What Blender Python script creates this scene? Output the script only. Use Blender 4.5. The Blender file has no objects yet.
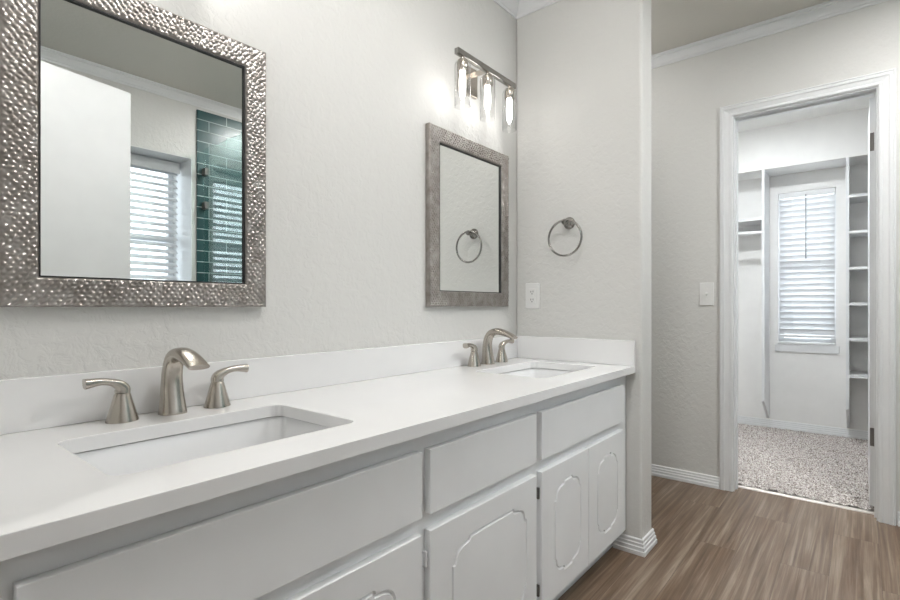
import bpy, bmesh, math, random
import numpy as np
from mathutils import Vector, Matrix
random.seed(7)
C = bpy.context.scene.collection
PI = math.pi

# ------------------------------------------------------------------ camera
F_PX = 503.0
YAW = math.atan(410.0 / F_PX)
cam = bpy.data.objects.new('camera', bpy.data.cameras.new('camera'))
C.objects.link(cam)
cam.location = (0, 0, 1.01)
cam.rotation_euler = (PI / 2, 0, YAW - PI / 2)
cam.data.sensor_width = 36
cam.data.lens = F_PX / 900 * 36
cam.data.shift_y = 6 / 900
cam.data.clip_start = 0.01
bpy.context.scene.camera = cam

# ------------------------------------------------------------------ world, daylight, exposure
vs = bpy.context.scene.view_settings
vs.view_transform = 'Standard'
vs.look = 'None'
vs.gamma = 1
vs.use_curve_mapping = False
vs.exposure = 0.54
BULB = 11.0
BED_FILL, SHOWER_FILL, VANITY_FILL, CLOSET_LAMP = 28.0, 195.0, 29.0, 165.0  # bedroom, shower and vanity strengths belong to added fill lamps
w = bpy.data.worlds.new('world')
bpy.context.scene.world = w
w.use_nodes = True
w.node_tree.nodes['Background'].inputs[0].default_value = (0.80, 0.90, 1.0, 1)
w.node_tree.nodes['Background'].inputs[1].default_value = 1.0

def area(name, loc, direction, sx, sy, power, col=(1, 1, 1)):
    l = bpy.data.lights.new(name, 'AREA')
    l.shape = 'RECTANGLE'
    l.size, l.size_y = sx, sy
    l.energy = power
    l.color = col
    o = bpy.data.objects.new(name, l)
    C.objects.link(o)
    o.location = loc
    o.rotation_euler = Vector(direction).to_track_quat('-Z', 'Y').to_euler()
    return o
area('closet_window_daylight', (5.75, 0.34, 1.45), (-1, 0, -0.1), 1.4, 1.1, 40, (0.90, 0.95, 1.0))
area('bath_window_daylight', (1.15, -2.05, 1.65), (0, 1, -0.1), 1.4, 1.3, 11, (0.90, 0.95, 1.0))

# ------------------------------------------------------------------ materials
def new_mat(name):
    m = bpy.data.materials.new(name)
    m.use_nodes = True
    nt = m.node_tree
    return m, nt, nt.nodes['Principled BSDF']

def nd(nt, t, **kw):
    n = nt.nodes.new(t)
    for k, v in kw.items():
        if k in n.inputs.keys():
            n.inputs[k].default_value = v
        else:
            setattr(n, k, v)
    return n

def coords(nt, scale=(1, 1, 1), rot=(0, 0, 0)):
    tc = nd(nt, 'ShaderNodeTexCoord')
    mp = nd(nt, 'ShaderNodeMapping')
    mp.inputs['Scale'].default_value = scale
    mp.inputs['Rotation'].default_value = rot
    nt.links.new(tc.outputs['Object'], mp.inputs['Vector'])
    return mp.outputs['Vector']

def ramp(nt, fac, stops):
    r = nd(nt, 'ShaderNodeValToRGB')
    while len(r.color_ramp.elements) < len(stops):
        r.color_ramp.elements.new(0.5)
    for e, (p, c) in zip(r.color_ramp.elements, stops):
        e.position = p
        e.color = (*c, 1)
    nt.links.new(fac, r.inputs['Fac'])
    return r.outputs['Color']

def simple(name, col, rough=0.5, metal=0.0, var=0.03, scale=8, spec=0.5, bump=0.0, bscale=60):
    m, nt, b = new_mat(name)
    v = coords(nt)
    n = nd(nt, 'ShaderNodeTexNoise', Scale=scale, Detail=3.0)
    nt.links.new(v, n.inputs['Vector'])
    c = ramp(nt, n.outputs['Fac'], [(0.3, tuple(k * (1 - var) for k in col)), (0.7, tuple(min(1, k * (1 + var)) for k in col))])
    nt.links.new(c, b.inputs['Base Color'])
    b.inputs['Roughness'].default_value = rough
    b.inputs['Metallic'].default_value = metal
    b.inputs['Specular IOR Level'].default_value = spec
    if bump:
        n2 = nd(nt, 'ShaderNodeTexNoise', Scale=bscale, Detail=3.0)
        nt.links.new(v, n2.inputs['Vector'])
        bp = nd(nt, 'ShaderNodeBump', Strength=bump, Distance=0.002)
        nt.links.new(n2.outputs['Fac'], bp.inputs['Height'])
        nt.links.new(bp.outputs['Normal'], b.inputs['Normal'])
    return m

def wall_paint(name, col, strength=0.34):
    """knock-down plaster: irregular raised flakes under paint"""
    m, nt, b = new_mat(name)
    v = coords(nt)
    n = nd(nt, 'ShaderNodeTexNoise', Scale=40.0, Detail=4.0, Roughness=0.55, Distortion=0.6)
    nt.links.new(v, n.inputs['Vector'])
    h = ramp(nt, n.outputs['Fac'], [(0.42, (0, 0, 0)), (0.50, (0.5, 0.5, 0.5)), (0.62, (1, 1, 1))])
    bp = nd(nt, 'ShaderNodeBump', Strength=strength, Distance=0.0022)
    nt.links.new(h, bp.inputs['Height'])
    nt.links.new(bp.outputs['Normal'], b.inputs['Normal'])
    n2 = nd(nt, 'ShaderNodeTexNoise', Scale=2.0, Detail=2.0)
    nt.links.new(v, n2.inputs['Vector'])
    c = ramp(nt, n2.outputs['Fac'], [(0.3, tuple(k * 0.985 for k in col)), (0.7, col)])
    nt.links.new(c, b.inputs['Base Color'])
    b.inputs['Roughness'].default_value = 0.5
    b.inputs['Specular IOR Level'].default_value = 0.35
    return m

M = {}
M['wall'] = wall_paint('greige wall paint', (0.68, 0.675, 0.655))
M['ceiling'] = wall_paint('ceiling paint', (0.72, 0.695, 0.64), 0.2)
M['trim'] = simple('white trim paint', (0.78, 0.79, 0.80), 0.35, var=0.02)
M['closet_paint'] = simple('closet paint', (0.85, 0.845, 0.83), 0.5, var=0.02)
M['cabinet'] = simple('white cabinet paint', (0.85, 0.86, 0.87), 0.38, var=0.025, scale=5, bump=0.08, bscale=30)
M['quartz'] = simple('white quartz', (0.83, 0.83, 0.83), 0.13, var=0.025, scale=3)
M['porcelain'] = simple('white porcelain', (0.86, 0.865, 0.87), 0.08, var=0.01)
M['plastic'] = simple('white plastic', (0.80, 0.80, 0.79), 0.3, var=0.01)
M['dark'] = simple('dark recess', (0.02, 0.02, 0.02), 0.5)
M['hinge'] = simple('aged steel hinge', (0.17, 0.16, 0.15), 0.4, 0.8)
M['chrome'] = simple('polished nickel', (0.55, 0.54, 0.52), 0.12, 1.0)
M['ring_metal'] = simple('satin dark nickel', (0.30, 0.29, 0.275), 0.22, 1.0)

def brushed(name, col, rough):
    m, nt, b = new_mat(name)
    v = coords(nt, (60, 60, 900))
    n = nd(nt, 'ShaderNodeTexNoise', Scale=4.0, Detail=3.0)
    nt.links.new(v, n.inputs['Vector'])
    c = ramp(nt, n.outputs['Fac'], [(0.3, tuple(k * 0.94 for k in col)), (0.7, tuple(k * 1.05 for k in col))])
    nt.links.new(c, b.inputs['Base Color'])
    b.inputs['Metallic'].default_value = 1
    b.inputs['Roughness'].default_value = rough
    return m
M['nickel'] = brushed('brushed nickel', (0.50, 0.46, 0.41), 0.27)

# hammered pewter for the mirror frames
m, nt, b = new_mat('hammered pewter')
v = coords(nt)
n = nd(nt, 'ShaderNodeTexNoise', Scale=30.0, Detail=4.0)
nt.links.new(v, n.inputs['Vector'])
c = ramp(nt, n.outputs['Fac'], [(0.3, (0.25, 0.225, 0.205)), (0.7, (0.40, 0.375, 0.355))])
nt.links.new(c, b.inputs['Base Color'])
b.inputs['Metallic'].default_value = 0.9
b.inputs['Roughness'].default_value = 0.28
M['pewter'] = m

m, nt, b = new_mat('mirror silvering')
b.inputs['Metallic'].default_value = 1
b.inputs['Roughness'].default_value = 0.0
n = nd(nt, 'ShaderNodeTexNoise', Scale=0.5)
c = ramp(nt, n.outputs['Fac'], [(0.0, (0.88, 0.90, 0.89)), (1.0, (0.90, 0.92, 0.91))])
nt.links.new(c, b.inputs['Base Color'])
M['mirror'] = m

def thin_glass(name, tint, rough=0.0, ior=1.5):
    m = bpy.data.materials.new(name)
    m.use_nodes = True
    nt = m.node_tree
    nt.nodes.remove(nt.nodes['Principled BSDF'])
    out = nt.nodes['Material Output']
    lw = nd(nt, 'ShaderNodeLayerWeight', Blend=0.5)
    pw = nd(nt, 'ShaderNodeMath', operation='POWER')
    pw.inputs[1].default_value = 4.0
    fr = nd(nt, 'ShaderNodeMath', operation='MULTIPLY_ADD')
    f0 = ((ior - 1) / (ior + 1)) ** 2
    fr.inputs[1].default_value = 1 - f0
    fr.inputs[2].default_value = f0
    nt.links.new(lw.outputs['Facing'], pw.inputs[0])
    nt.links.new(pw.outputs[0], fr.inputs[0])
    tr = nd(nt, 'ShaderNodeBsdfTransparent')
    tr.inputs['Color'].default_value = (*tint, 1)
    gl = nd(nt, 'ShaderNodeBsdfGlossy', Roughness=rough)
    mx = nd(nt, 'ShaderNodeMixShader')
    nt.links.new(fr.outputs[0], mx.inputs[0])
    nt.links.new(tr.outputs[0], mx.inputs[1])
    nt.links.new(gl.outputs[0], mx.inputs[2])
    nt.links.new(mx.outputs[0], out.inputs['Surface'])
    return m
M['shade_glass'] = thin_glass('clear shade glass', (0.97, 0.97, 0.97))
M['shower_glass'] = thin_glass('shower glass', (0.86, 0.95, 0.94), 0.0, 1.75)
M['pane'] = thin_glass('window pane', (0.97, 0.98, 0.98))

# bulb: glowing envelope
m, nt, b = new_mat('lit bulb')
b.inputs['Base Color'].default_value = (0.9, 0.9, 0.88, 1)
b.inputs['Emission Color'].default_value = (1.0, 0.98, 0.95, 1)
b.inputs['Emission Strength'].default_value = BULB
M['bulb'] = m

# ceiling lamp diffusers; all but the closet one are added fill
def glow(name, strength, col=(1.0, 0.99, 0.975)):
    m, nt, b = new_mat(name)
    b.inputs['Emission Color'].default_value = (*col, 1)
    b.inputs['Emission Strength'].default_value = strength
    return m

# translucent blind slats
m, nt, b = new_mat('white blind slat')
nt.nodes.remove(b)
out = nt.nodes['Material Output']
v = coords(nt, (3, 3, 3))
n = nd(nt, 'ShaderNodeTexNoise', Scale=3.0)
nt.links.new(v, n.inputs['Vector'])
c = ramp(nt, n.outputs['Fac'], [(0.3, (0.80, 0.81, 0.82)), (0.7, (0.84, 0.85, 0.86))])
d = nd(nt, 'ShaderNodeBsdfDiffuse')
t = nd(nt, 'ShaderNodeBsdfTranslucent')
nt.links.new(c, d.inputs['Color'])
nt.links.new(c, t.inputs['Color'])
mx = nd(nt, 'ShaderNodeMixShader')
mx.inputs[0].default_value = 0.15
nt.links.new(d.outputs[0], mx.inputs[1])
nt.links.new(t.outputs[0], mx.inputs[2])
nt.links.new(mx.outputs[0], out.inputs['Surface'])
M['slat'] = m

# vinyl planks running along x
m, nt, b = new_mat('vinyl plank floor')
v = coords(nt)
br = nd(nt, 'ShaderNodeTexBrick', offset=0.37, offset_frequency=2)
br.inputs['Color1'].default_value = (0, 0, 0, 1)
br.inputs['Color2'].default_value = (1, 1, 1, 1)
br.inputs['Mortar'].default_value = (0.5, 0.5, 0.5, 1)
br.inputs['Scale'].default_value = 1.0
br.inputs['Mortar Size'].default_value = 0.0007
br.inputs['Mortar Smooth'].default_value = 0.2
br.inputs['Brick Width'].default_value = 1.22
br.inputs['Row Height'].default_value = 0.152
nt.links.new(v, br.inputs['Vector'])
# grain shifted plank by plank
ad = nd(nt, 'ShaderNodeVectorMath', operation='MULTIPLY_ADD')
ad.inputs[1].default_value = (5.0, 3.0, 7.0)
nt.links.new(br.outputs['Color'], ad.inputs[0])
nt.links.new(v, ad.inputs[2])
mp = nd(nt, 'ShaderNodeMapping')
mp.inputs['Scale'].default_value = (1.0, 36, 1)
nt.links.new(ad.outputs[0], mp.inputs['Vector'])
g = nd(nt, 'ShaderNodeTexNoise', Scale=1.6, Detail=7.0, Roughness=0.62, Distortion=0.5)
nt.links.new(mp.outputs['Vector'], g.inputs['Vector'])
mp2 = nd(nt, 'ShaderNodeMapping')
mp2.inputs['Scale'].default_value = (1.0, 6, 1)
nt.links.new(ad.outputs[0], mp2.inputs['Vector'])
g2 = nd(nt, 'ShaderNodeTexNoise', Scale=1.7, Detail=3.0)
nt.links.new(mp2.outputs['Vector'], g2.inputs['Vector'])
grain = ramp(nt, g.outputs['Fac'], [(0.25, (0.075, 0.045, 0.027)), (0.5, (0.175, 0.122, 0.083)), (0.76, (0.34, 0.275, 0.215))])
tone = ramp(nt, g2.outputs['Fac'], [(0.32, (0.80, 0.70, 0.60)), (0.5, (1.0, 0.97, 0.94)), (0.7, (1.28, 1.32, 1.36))])
mul = nd(nt, 'ShaderNodeMix', data_type='RGBA', blend_type='MULTIPLY')
mul.inputs[0].default_value = 1.0
nt.links.new(grain, mul.inputs[6])
nt.links.new(tone, mul.inputs[7])
mor = nd(nt, 'ShaderNodeMix', data_type='RGBA')
mor.inputs[7].default_value = (0.09, 0.065, 0.048, 1)
nt.links.new(br.outputs['Fac'], mor.inputs[0])
nt.links.new(mul.outputs[2], mor.inputs[6])
nt.links.new(mor.outputs[2], b.inputs['Base Color'])
b.inputs['Roughness'].default_value = 0.36
bp = nd(nt, 'ShaderNodeBump', Strength=0.15, Distance=0.001)
nt.links.new(g.outputs['Fac'], bp.inputs['Height'])
nt.links.new(bp.outputs['Normal'], b.inputs['Normal'])
M['planks'] = m

# speckled shag carpet
m, nt, b = new_mat('speckled shag carpet')
v = coords(nt)
n = nd(nt, 'ShaderNodeTexNoise', Scale=135.0, Detail=2.0, Roughness=0.7)
nt.links.new(v, n.inputs['Vector'])
c = ramp(nt, n.outputs['Fac'], [(0.34, (0.16, 0.13, 0.115)), (0.45, (0.40, 0.36, 0.335)), (0.55, (0.62, 0.58, 0.55)), (0.68, (0.82, 0.79, 0.76))])
nt.links.new(c, b.inputs['Base Color'])
b.inputs['Roughness'].default_value = 0.95
b.inputs['Specular IOR Level'].default_value = 0.1
M['carpet'] = m

# bedroom carpet behind the camera
M['plain_carpet'] = simple('plain carpet', (0.45, 0.42, 0.39), 0.95, var=0.2, scale=80)

# green brick tile
m, nt, b = new_mat('green glazed tile')
v = coords(nt, (1, 1, 1), (PI / 2, 0, 0))
br = nd(nt, 'ShaderNodeTexBrick', offset=0.5)
br.inputs['Color1'].default_value = (0.014, 0.055, 0.058, 1)
br.inputs['Color2'].default_value = (0.026, 0.082, 0.083, 1)
br.inputs['Mortar'].default_value = (0.42, 0.50, 0.49, 1)
br.inputs['Scale'].default_value = 1.0
br.inputs['Mortar Size'].default_value = 0.003
br.inputs['Brick Width'].default_value = 0.26
br.inputs['Row Height'].default_value = 0.078
nt.links.new(v, br.inputs['Vector'])
nt.links.new(br.outputs['Color'], b.inputs['Base Color'])
b.inputs['Roughness'].default_value = 0.30
bp = nd(nt, 'ShaderNodeBump', Strength=0.6, Distance=0.002, invert=True)
nt.links.new(br.outputs['Fac'], bp.inputs['Height'])
nt.links.new(bp.outputs['Normal'], b.inputs['Normal'])
M['tile'] = m

# ------------------------------------------------------------------ mesh helpers
def add_box(bm, x0, x1, y0, y1, z0, z1, bev=0.0, seg=2):
    r = bmesh.ops.create_cube(bm, size=1)
    vs_ = r['verts']
    for v in vs_:
        v.co = Vector(((x0 + x1) / 2 + v.co.x * (x1 - x0), (y0 + y1) / 2 + v.co.y * (y1 - y0), (z0 + z1) / 2 + v.co.z * (z1 - z0)))
    if bev:
        es = {e for v in vs_ for e in v.link_edges}
        bmesh.ops.bevel(bm, geom=list(es), offset=bev, segments=seg, affect='EDGES', profile=0.5)

def box(*a, **k):
    bm = bmesh.new()
    add_box(bm, *a, **k)
    return bm

def skin_rings(bm, rings, close=True, cap=True):
    vr = [[bm.verts.new(p) for p in r] for r in rings]
    n = len(vr[0])
    for a, c in zip(vr, vr[1:]):
        for i in range(n if close else n - 1):
            j = (i + 1) % n
            bm.faces.new((a[i], a[j], c[j], c[i]))
    if cap:
        bm.faces.new(list(reversed(vr[0])))
        bm.faces.new(vr[-1])
    return vr

def add_lathe(bm, prof, origin=(0, 0, 0), axis='z', n=24, sx=1.0, sy=1.0, cap=True):
    """prof: list of (radius, height)"""
    o = Vector(origin)
    rings = []
    for r, h in prof:
        ring = []
        for i in range(n):
            a = 2 * PI * i / n
            p = (r * sx * math.cos(a), r * sy * math.sin(a), h)
            if axis == 'x':
                p = (p[2], p[0], p[1])
            elif axis == '-x':
                p = (-p[2], -p[0], p[1])
            elif axis == '-y':
                p = (p[0], -p[2], p[1])
            ring.append(o + Vector(p))
        rings.append(ring)
    skin_rings(bm, rings, True, cap)

def frames_along(pts):
    pts = [Vector(p) for p in pts]
    out = []
    for i, p in enumerate(pts):
        t = (pts[min(i + 1, len(pts) - 1)] - pts[max(i - 1, 0)]).normalized()
        out.append((p, t))
    return out

def add_sweep(bm, pts, sizes, side, n=20, power=2.0):
    """superellipse section swept along pts; side = constant lateral vector; sizes = (half width along side, half thickness)"""
    s = Vector(side).normalized()
    rings = []
    for (p, t), (a, b_) in zip(frames_along(pts), sizes):
        u = t.cross(s).normalized()
        ring = []
        for i in range(n):
            q = 2 * PI * i / n
            cx, sy = math.cos(q), math.sin(q)
            px = math.copysign(abs(cx) ** (2 / power), cx) * a
            py = math.copysign(abs(sy) ** (2 / power), sy) * b_
            ring.append(p + s * px + u * py)
        rings.append(ring)
    skin_rings(bm, rings)

def add_tube(bm, pts, r, n=10, closed=False):
    pts = [Vector(p) for p in pts]
    m_ = len(pts)
    rings = []
    up = None
    for i, p in enumerate(pts):
        if closed:
            t = (pts[(i + 1) % m_] - pts[i - 1]).normalized()
        else:
            t = (pts[min(i + 1, m_ - 1)] - pts[max(i - 1, 0)]).normalized()
        if up is None:
            up = Vector((0, 0, 1)) if abs(t.z) < 0.9 else Vector((1, 0, 0))
        a = (up - t * up.dot(t)).normalized()
        up = a
        b_ = t.cross(a)
        rings.append([p + a * r * math.cos(2 * PI * k / n) + b_ * r * math.sin(2 * PI * k / n) for k in range(n)])
    vr = skin_rings(bm, rings, True, not closed)
    if closed:
        a, c = vr[-1], vr[0]
        for i in range(n):
            j = (i + 1) % n
            bm.faces.new((a[i], a[j], c[j], c[i]))

def smooth_path(ctrl, n=8):
    """Catmull-Rom through tuples of any length"""
    P_ = [np.array(p, float) for p in ctrl]
    P_ = [2 * P_[0] - P_[1]] + P_ + [2 * P_[-1] - P_[-2]]
    out = []
    for i in range(1, len(P_) - 2):
        p0, p1, p2, p3 = P_[i - 1:i + 3]
        for k in range(n):
            t = k / n
            out.append(0.5 * (2 * p1 + (p2 - p0) * t + (2 * p0 - 5 * p1 + 4 * p2 - p3) * t * t + (3 * p1 - p0 - 3 * p2 + p3) * t ** 3))
    out.append(P_[-2])
    return out

def add_trim(bm, path, prof):
    """mitred moulding: path = xy points; prof = (offset to the right of travel, z)"""
    pts = [Vector((p[0], p[1])) for p in path]
    rings = []
    for i, p in enumerate(pts):
        d0 = (p - pts[i - 1]).normalized() if i else None
        d1 = (pts[i + 1] - p).normalized() if i < len(pts) - 1 else None
        d0, d1 = d0 or d1, d1 or d0
        n0 = Vector((d0.y, -d0.x))
        n1 = Vector((d1.y, -d1.x))
        mvec = (n0 + n1).normalized()
        mvec = mvec / max(0.2, mvec.dot(n0))
        rings.append([Vector((p.x + mvec.x * o, p.y + mvec.y * o, z)) for o, z in prof])
    skin_rings(bm, rings)

def obj(name, bm, mat, parent=None, smooth=False, angle=40):
    bmesh.ops.recalc_face_normals(bm, faces=bm.faces[:])
    me = bpy.data.meshes.new(name)
    o = bpy.data.objects.new(name, me)
    C.objects.link(o)
    if parent is None:
        cs = [v.co for v in bm.verts]
        lo = Vector([min(c_[i] for c_ in cs) for i in range(3)])
        hi = Vector([max(c_[i] for c_ in cs) for i in range(3)])
        org = Vector(((lo.x + hi.x) / 2, (lo.y + hi.y) / 2, lo.z))
        o.location = org
    else:
        root = parent
        org = Vector((0, 0, 0))
        while root is not None:
            org += Vector(root.location)
            root = root.parent
        o.parent = parent
    for v in bm.verts:
        v.co -= org
    if smooth:
        for f in bm.faces:
            f.smooth = True
        for e in bm.edges:
            if len(e.link_faces) == 2 and e.calc_face_angle(0) > math.radians(angle):
                e.smooth = False
    bm.to_mesh(me)
    bm.free()
    me.materials.append(mat)
    return o

def tag(o, label, cat, group=None, kind=None):
    o['label'] = label
    o['category'] = cat
    if group:
        o['group'] = group
    if kind:
        o['kind'] = kind
    return o

def thing(name, label, cat, loc, group=None):
    o = bpy.data.objects.new(name, None)
    C.objects.link(o)
    o.location = loc
    o.empty_display_size = 0.1
    return tag(o, label, cat, group)

def struct(name, bm, mat, parent=None, label=None, smooth=False):
    o = obj(name, bm, mat, parent, smooth)
    if parent is None:
        o['kind'] = 'structure'
    if label:
        o['label'] = label
    return o

def dup(root, loc, label, group=None):
    r = root.copy()
    C.objects.link(r)
    r.location = loc
    r['label'] = label
    if group:
        r['group'] = group
    for ch in list(root.children):
        c_ = ch.copy()
        C.objects.link(c_)
        c_.parent = r
        for g_ in ch.children:
            d_ = g_.copy()
            C.objects.link(d_)
            d_.parent = c_
    return r

# ------------------------------------------------------------------ dimensions
YW = 1.282            # mirror wall
XS, XS2 = 2.075, 2.205  # partition faces
YE = 0.686            # partition end
XD, XD2 = 3.10, 3.205  # closet door wall
YO = -1.12            # opposite wall
ZC = 2.495            # ceiling
XL = 0.10             # entry wall face
YA = 1.75             # alcove behind the partition
XC = 4.87             # closet back
OP0, OP1, OPZ = -0.061, 0.531, 2.036   # closet opening
T = 0.12

# ------------------------------------------------------------------ setting
struct('floor', box(-0.02, XD + 0.09, YO - 0.45, YA, -0.06, 0.0), M['planks'])
struct('ceiling', box(-0.02, XC + T, YO - T, YA + T, ZC, ZC + 0.08), M['ceiling'])
struct('wall_back', box(-0.02, XS2, YW, YW + T, 0, ZC), M['wall'])
struct('wall_partition', box(XS, XS2, YE, YW - 0.0005, 0, ZC, bev=0.012, seg=3), M['wall'])
struct('wall_alcove', box(XS2 - T, XD, YA, YA + T, 0, ZC), M['wall'])
struct('wall_alcove_side', box(XS2 - T, XS2, YW + T, YA, 0, ZC), M['wall'])
bm = bmesh.new()
add_box(bm, XD, XD2, OP1 + 0.02, YA + T, 0, ZC)
add_box(bm, XD, XD2, YO - T, OP0 - 0.02, 0, ZC)
add_box(bm, XD, XD2, OP0 - 0.02, OP1 + 0.02, OPZ + 0.02, ZC)
struct('wall_right', bm, M['wall'])
# entry wall with the doorway the photographer stands in
bm = bmesh.new()
add_box(bm, -0.02, XL, 0.73, YW, 0, ZC)
add_box(bm, -0.02, XL, YO, -0.285, 0, ZC)
add_box(bm, -0.02, XL, -0.285, 0.73, 2.15, ZC)
struct('wall_left', bm, M['wall'])
# opposite wall with a deep window recess
RX0, RX1, RZ0, RZ1, RD = 0.72, 1.60, 0.95, 2.05, 0.24
bm = bmesh.new()
add_box(bm, XL, RX0, YO - T - RD, YO, 0, ZC)
add_box(bm, RX1, XD, YO - T - RD, YO, 0, ZC)
add_box(bm, RX0, RX1, YO - T - RD, YO, 0, RZ0)
add_box(bm, RX0, RX1, YO - T - RD, YO, RZ1, ZC)
struct('wall_front', bm, M['wall'])
bm = bmesh.new()
e = 0.004
add_box(bm, RX0, RX0 + e, YO - RD, YO + 0.002, RZ0 + e, RZ1 - e)
add_box(bm, RX1 - e, RX1, YO - RD, YO + 0.002, RZ0 + e, RZ1 - e)
add_box(bm, RX0, RX1, YO - RD, YO + 0.002, RZ1 - e, RZ1)
add_box(bm, RX0, RX1, YO - RD, YO + 0.002, RZ0, RZ0 + e)
struct('trim_1', bm, M['trim'])
# shower tile and its edge
TX0 = 1.632
struct('wall_shower_tile', box(TX0, XD, YO, YO + 0.012, 0, 2.405), M['tile'])

# closet shell
CY0, CY1 = -0.45, 1.30
WY0, WY1, WZ0, WZ1 = 0.143, 0.518, 0.717, 1.925
bm = bmesh.new()
add_box(bm, XC, XC + T, CY0 - T, WY0, 0, ZC)
add_box(bm, XC, XC + T, WY1, CY1 + T, 0, ZC)
add_box(bm, XC, XC + T, WY0, WY1, 0, WZ0)
add_box(bm, XC, XC + T, WY0, WY1, WZ1, ZC)
struct('wall_closet_back', bm, M['closet_paint'])
struct('wall_closet_left', box(XD2, XC, CY1, CY1 + T, 0, ZC), M['closet_paint'])
struct('wall_closet_right', box(XD2, XC, CY0 - T, CY0, 0, ZC), M['closet_paint'])
XB = 4.58
struct('wall_closet_header', box(XB, XC, CY0, CY1, 2.072, 2.40), M['closet_paint'])
struct('ceiling_closet', box(XD2, XC, CY0, CY1, 2.40, ZC), M['closet_paint'])
struct('floor_closet', box(XD + 0.09, XC, CY0, CY1, -0.06, 0.0), M['plain_carpet'])

# carpet: tufted pile
def carpet_mesh():
    bm = bmesh.new()
    x0, x1, y0, y1, s = XD + 0.105, XC, CY0, CY1, 0.010
    nx, ny = int((x1 - x0) / s), int((y1 - y0) / s)
    rng = np.random.default_rng(3)
    zz = rng.normal(0.013, 0.0045, (nx + 1, ny + 1)).clip(0.003, 0.026)
    jx = rng.uniform(-0.35, 0.35, (nx + 1, ny + 1, 2)) * s
    g_ = [[None] * (ny + 1) for _ in range(nx + 1)]
    for i in range(nx + 1):
        for j in range(ny + 1):
            dx, dy = jx[i, j]
            if i in (0, nx): dx = 0
            if j in (0, ny): dy = 0
            g_[i][j] = bm.verts.new((x0 + (x1 - x0) * i / nx + dx, y0 + (y1 - y0) * j / ny + dy, zz[i, j]))
    for i in range(nx):
        for j in range(ny):
            bm.faces.new((g_[i][j], g_[i + 1][j], g_[i + 1][j + 1], g_[i][j + 1]))
    return bm
tag(obj('carpet_pile', carpet_mesh(), M['carpet']), 'speckled grey beige shag carpet on the closet floor', 'carpet', kind='stuff')
bm = bmesh.new()
prof = [(0, 0.0005), (0.022, 0.0005), (0.019, 0.006), (0.011, 0.010), (0.004, 0.011), (0, 0.010)]
add_trim(bm, [(XD + 0.101, OP0 + 0.001), (XD + 0.101, OP1 - 0.001)][::-1], prof)
struct('trim_2', bm, simple('threshold strip', (0.50, 0.47, 0.43), 0.35, 0.4), label='pale threshold strip between plank floor and closet carpet')

# bedroom behind the camera
bm = bmesh.new()
add_box(bm, -2.9, -2.8, -1.8, 2.2, 0, ZC)
add_box(bm, -2.8, -0.02, -1.9, -1.8, 0, ZC)
add_box(bm, -2.8, -0.02, 2.2, 2.3, 0, ZC)
add_box(bm, -0.14, -0.021, YW + T, 2.2, 0, ZC)
add_box(bm, -0.14, -0.021, -1.8, YO - T, 0, ZC)
struct('wall_bedroom', bm, M['wall'])
struct('floor_bedroom', box(-2.8, -0.021, -1.8, 2.2, -0.06, 0), M['plain_carpet'])
struct('ceiling_bedroom', box(-2.9, -0.021, -1.9, 2.3, ZC, ZC + 0.08), M['ceiling'])
def fill_ceiling_light(x, y, rad, label, mat, zc=ZC):  # unseen ceiling lamps added for fill
    cl = thing('fill_ceiling_light', label, 'ceiling light', (x, y, zc - 0.125))
    bm = bmesh.new()
    add_lathe(bm, [(0.01, zc - 0.125), (rad * 0.65, zc - 0.120), (rad * 0.93, zc - 0.10), (rad * 0.97, zc - 0.03)], (x, y, 0), n=32)
    obj('diffuser', bm, mat, cl, True)
    bm = bmesh.new()
    add_lathe(bm, [(rad, zc - 0.03), (rad * 1.03, zc - 0.022), (rad * 0.6, zc - 0.001)], (x, y, 0), n=32)
    obj('base', bm, M['nickel'], cl, True)
fill_ceiling_light(-1.2, 0.3, 0.20, 'round white fill lamp added in the unseen bedroom behind the doorway', glow('bedroom fill diffuser', BED_FILL))  # added to send frontal light through the doorway
fill_ceiling_light(2.66, 1.35, 0.14, 'round white fill lamp added in the alcove hidden by the partition', glow('alcove fill diffuser', 10.0))  # added to brighten the ceiling and door wall beside the alcove
fill_ceiling_light(0.95, 0.42, 0.16, 'round white fill lamp added out of view before the vanity', glow('vanity fill diffuser', VANITY_FILL))  # added above the view to even out light on the worktop
def downlight(x, y, zc, label, mat):
    cl = thing('downlight', label, 'downlight', (x, y, zc - 0.01))
    bm = bmesh.new()
    add_lathe(bm, [(0.001, zc - 0.0045), (0.098, zc - 0.0045), (0.098, zc - 0.0015), (0.001, zc - 0.0015)], (x, y, 0), n=32)
    obj('lens', bm, mat, cl, True)
    bm = bmesh.new()
    add_lathe(bm, [(0.099, zc - 0.009), (0.118, zc - 0.009), (0.122, zc - 0.0005), (0.099, zc - 0.0005), (0.099, zc - 0.009)], (x, y, 0), n=32, cap=False)
    obj('trim_ring', bm, M['trim'], cl, True)
downlight(3.60, 0.555, 2.40, 'round recessed ceiling downlight inside the closet near its door', glow('closet lamp lens', CLOSET_LAMP, (0.94, 0.975, 1.0)))
downlight(2.26, -0.44, ZC, 'round fill downlight added out of view in the shower beside the glass screen', glow('shower fill lens', SHOWER_FILL))  # added to light the cabinet fronts and the closet door wall

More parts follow.
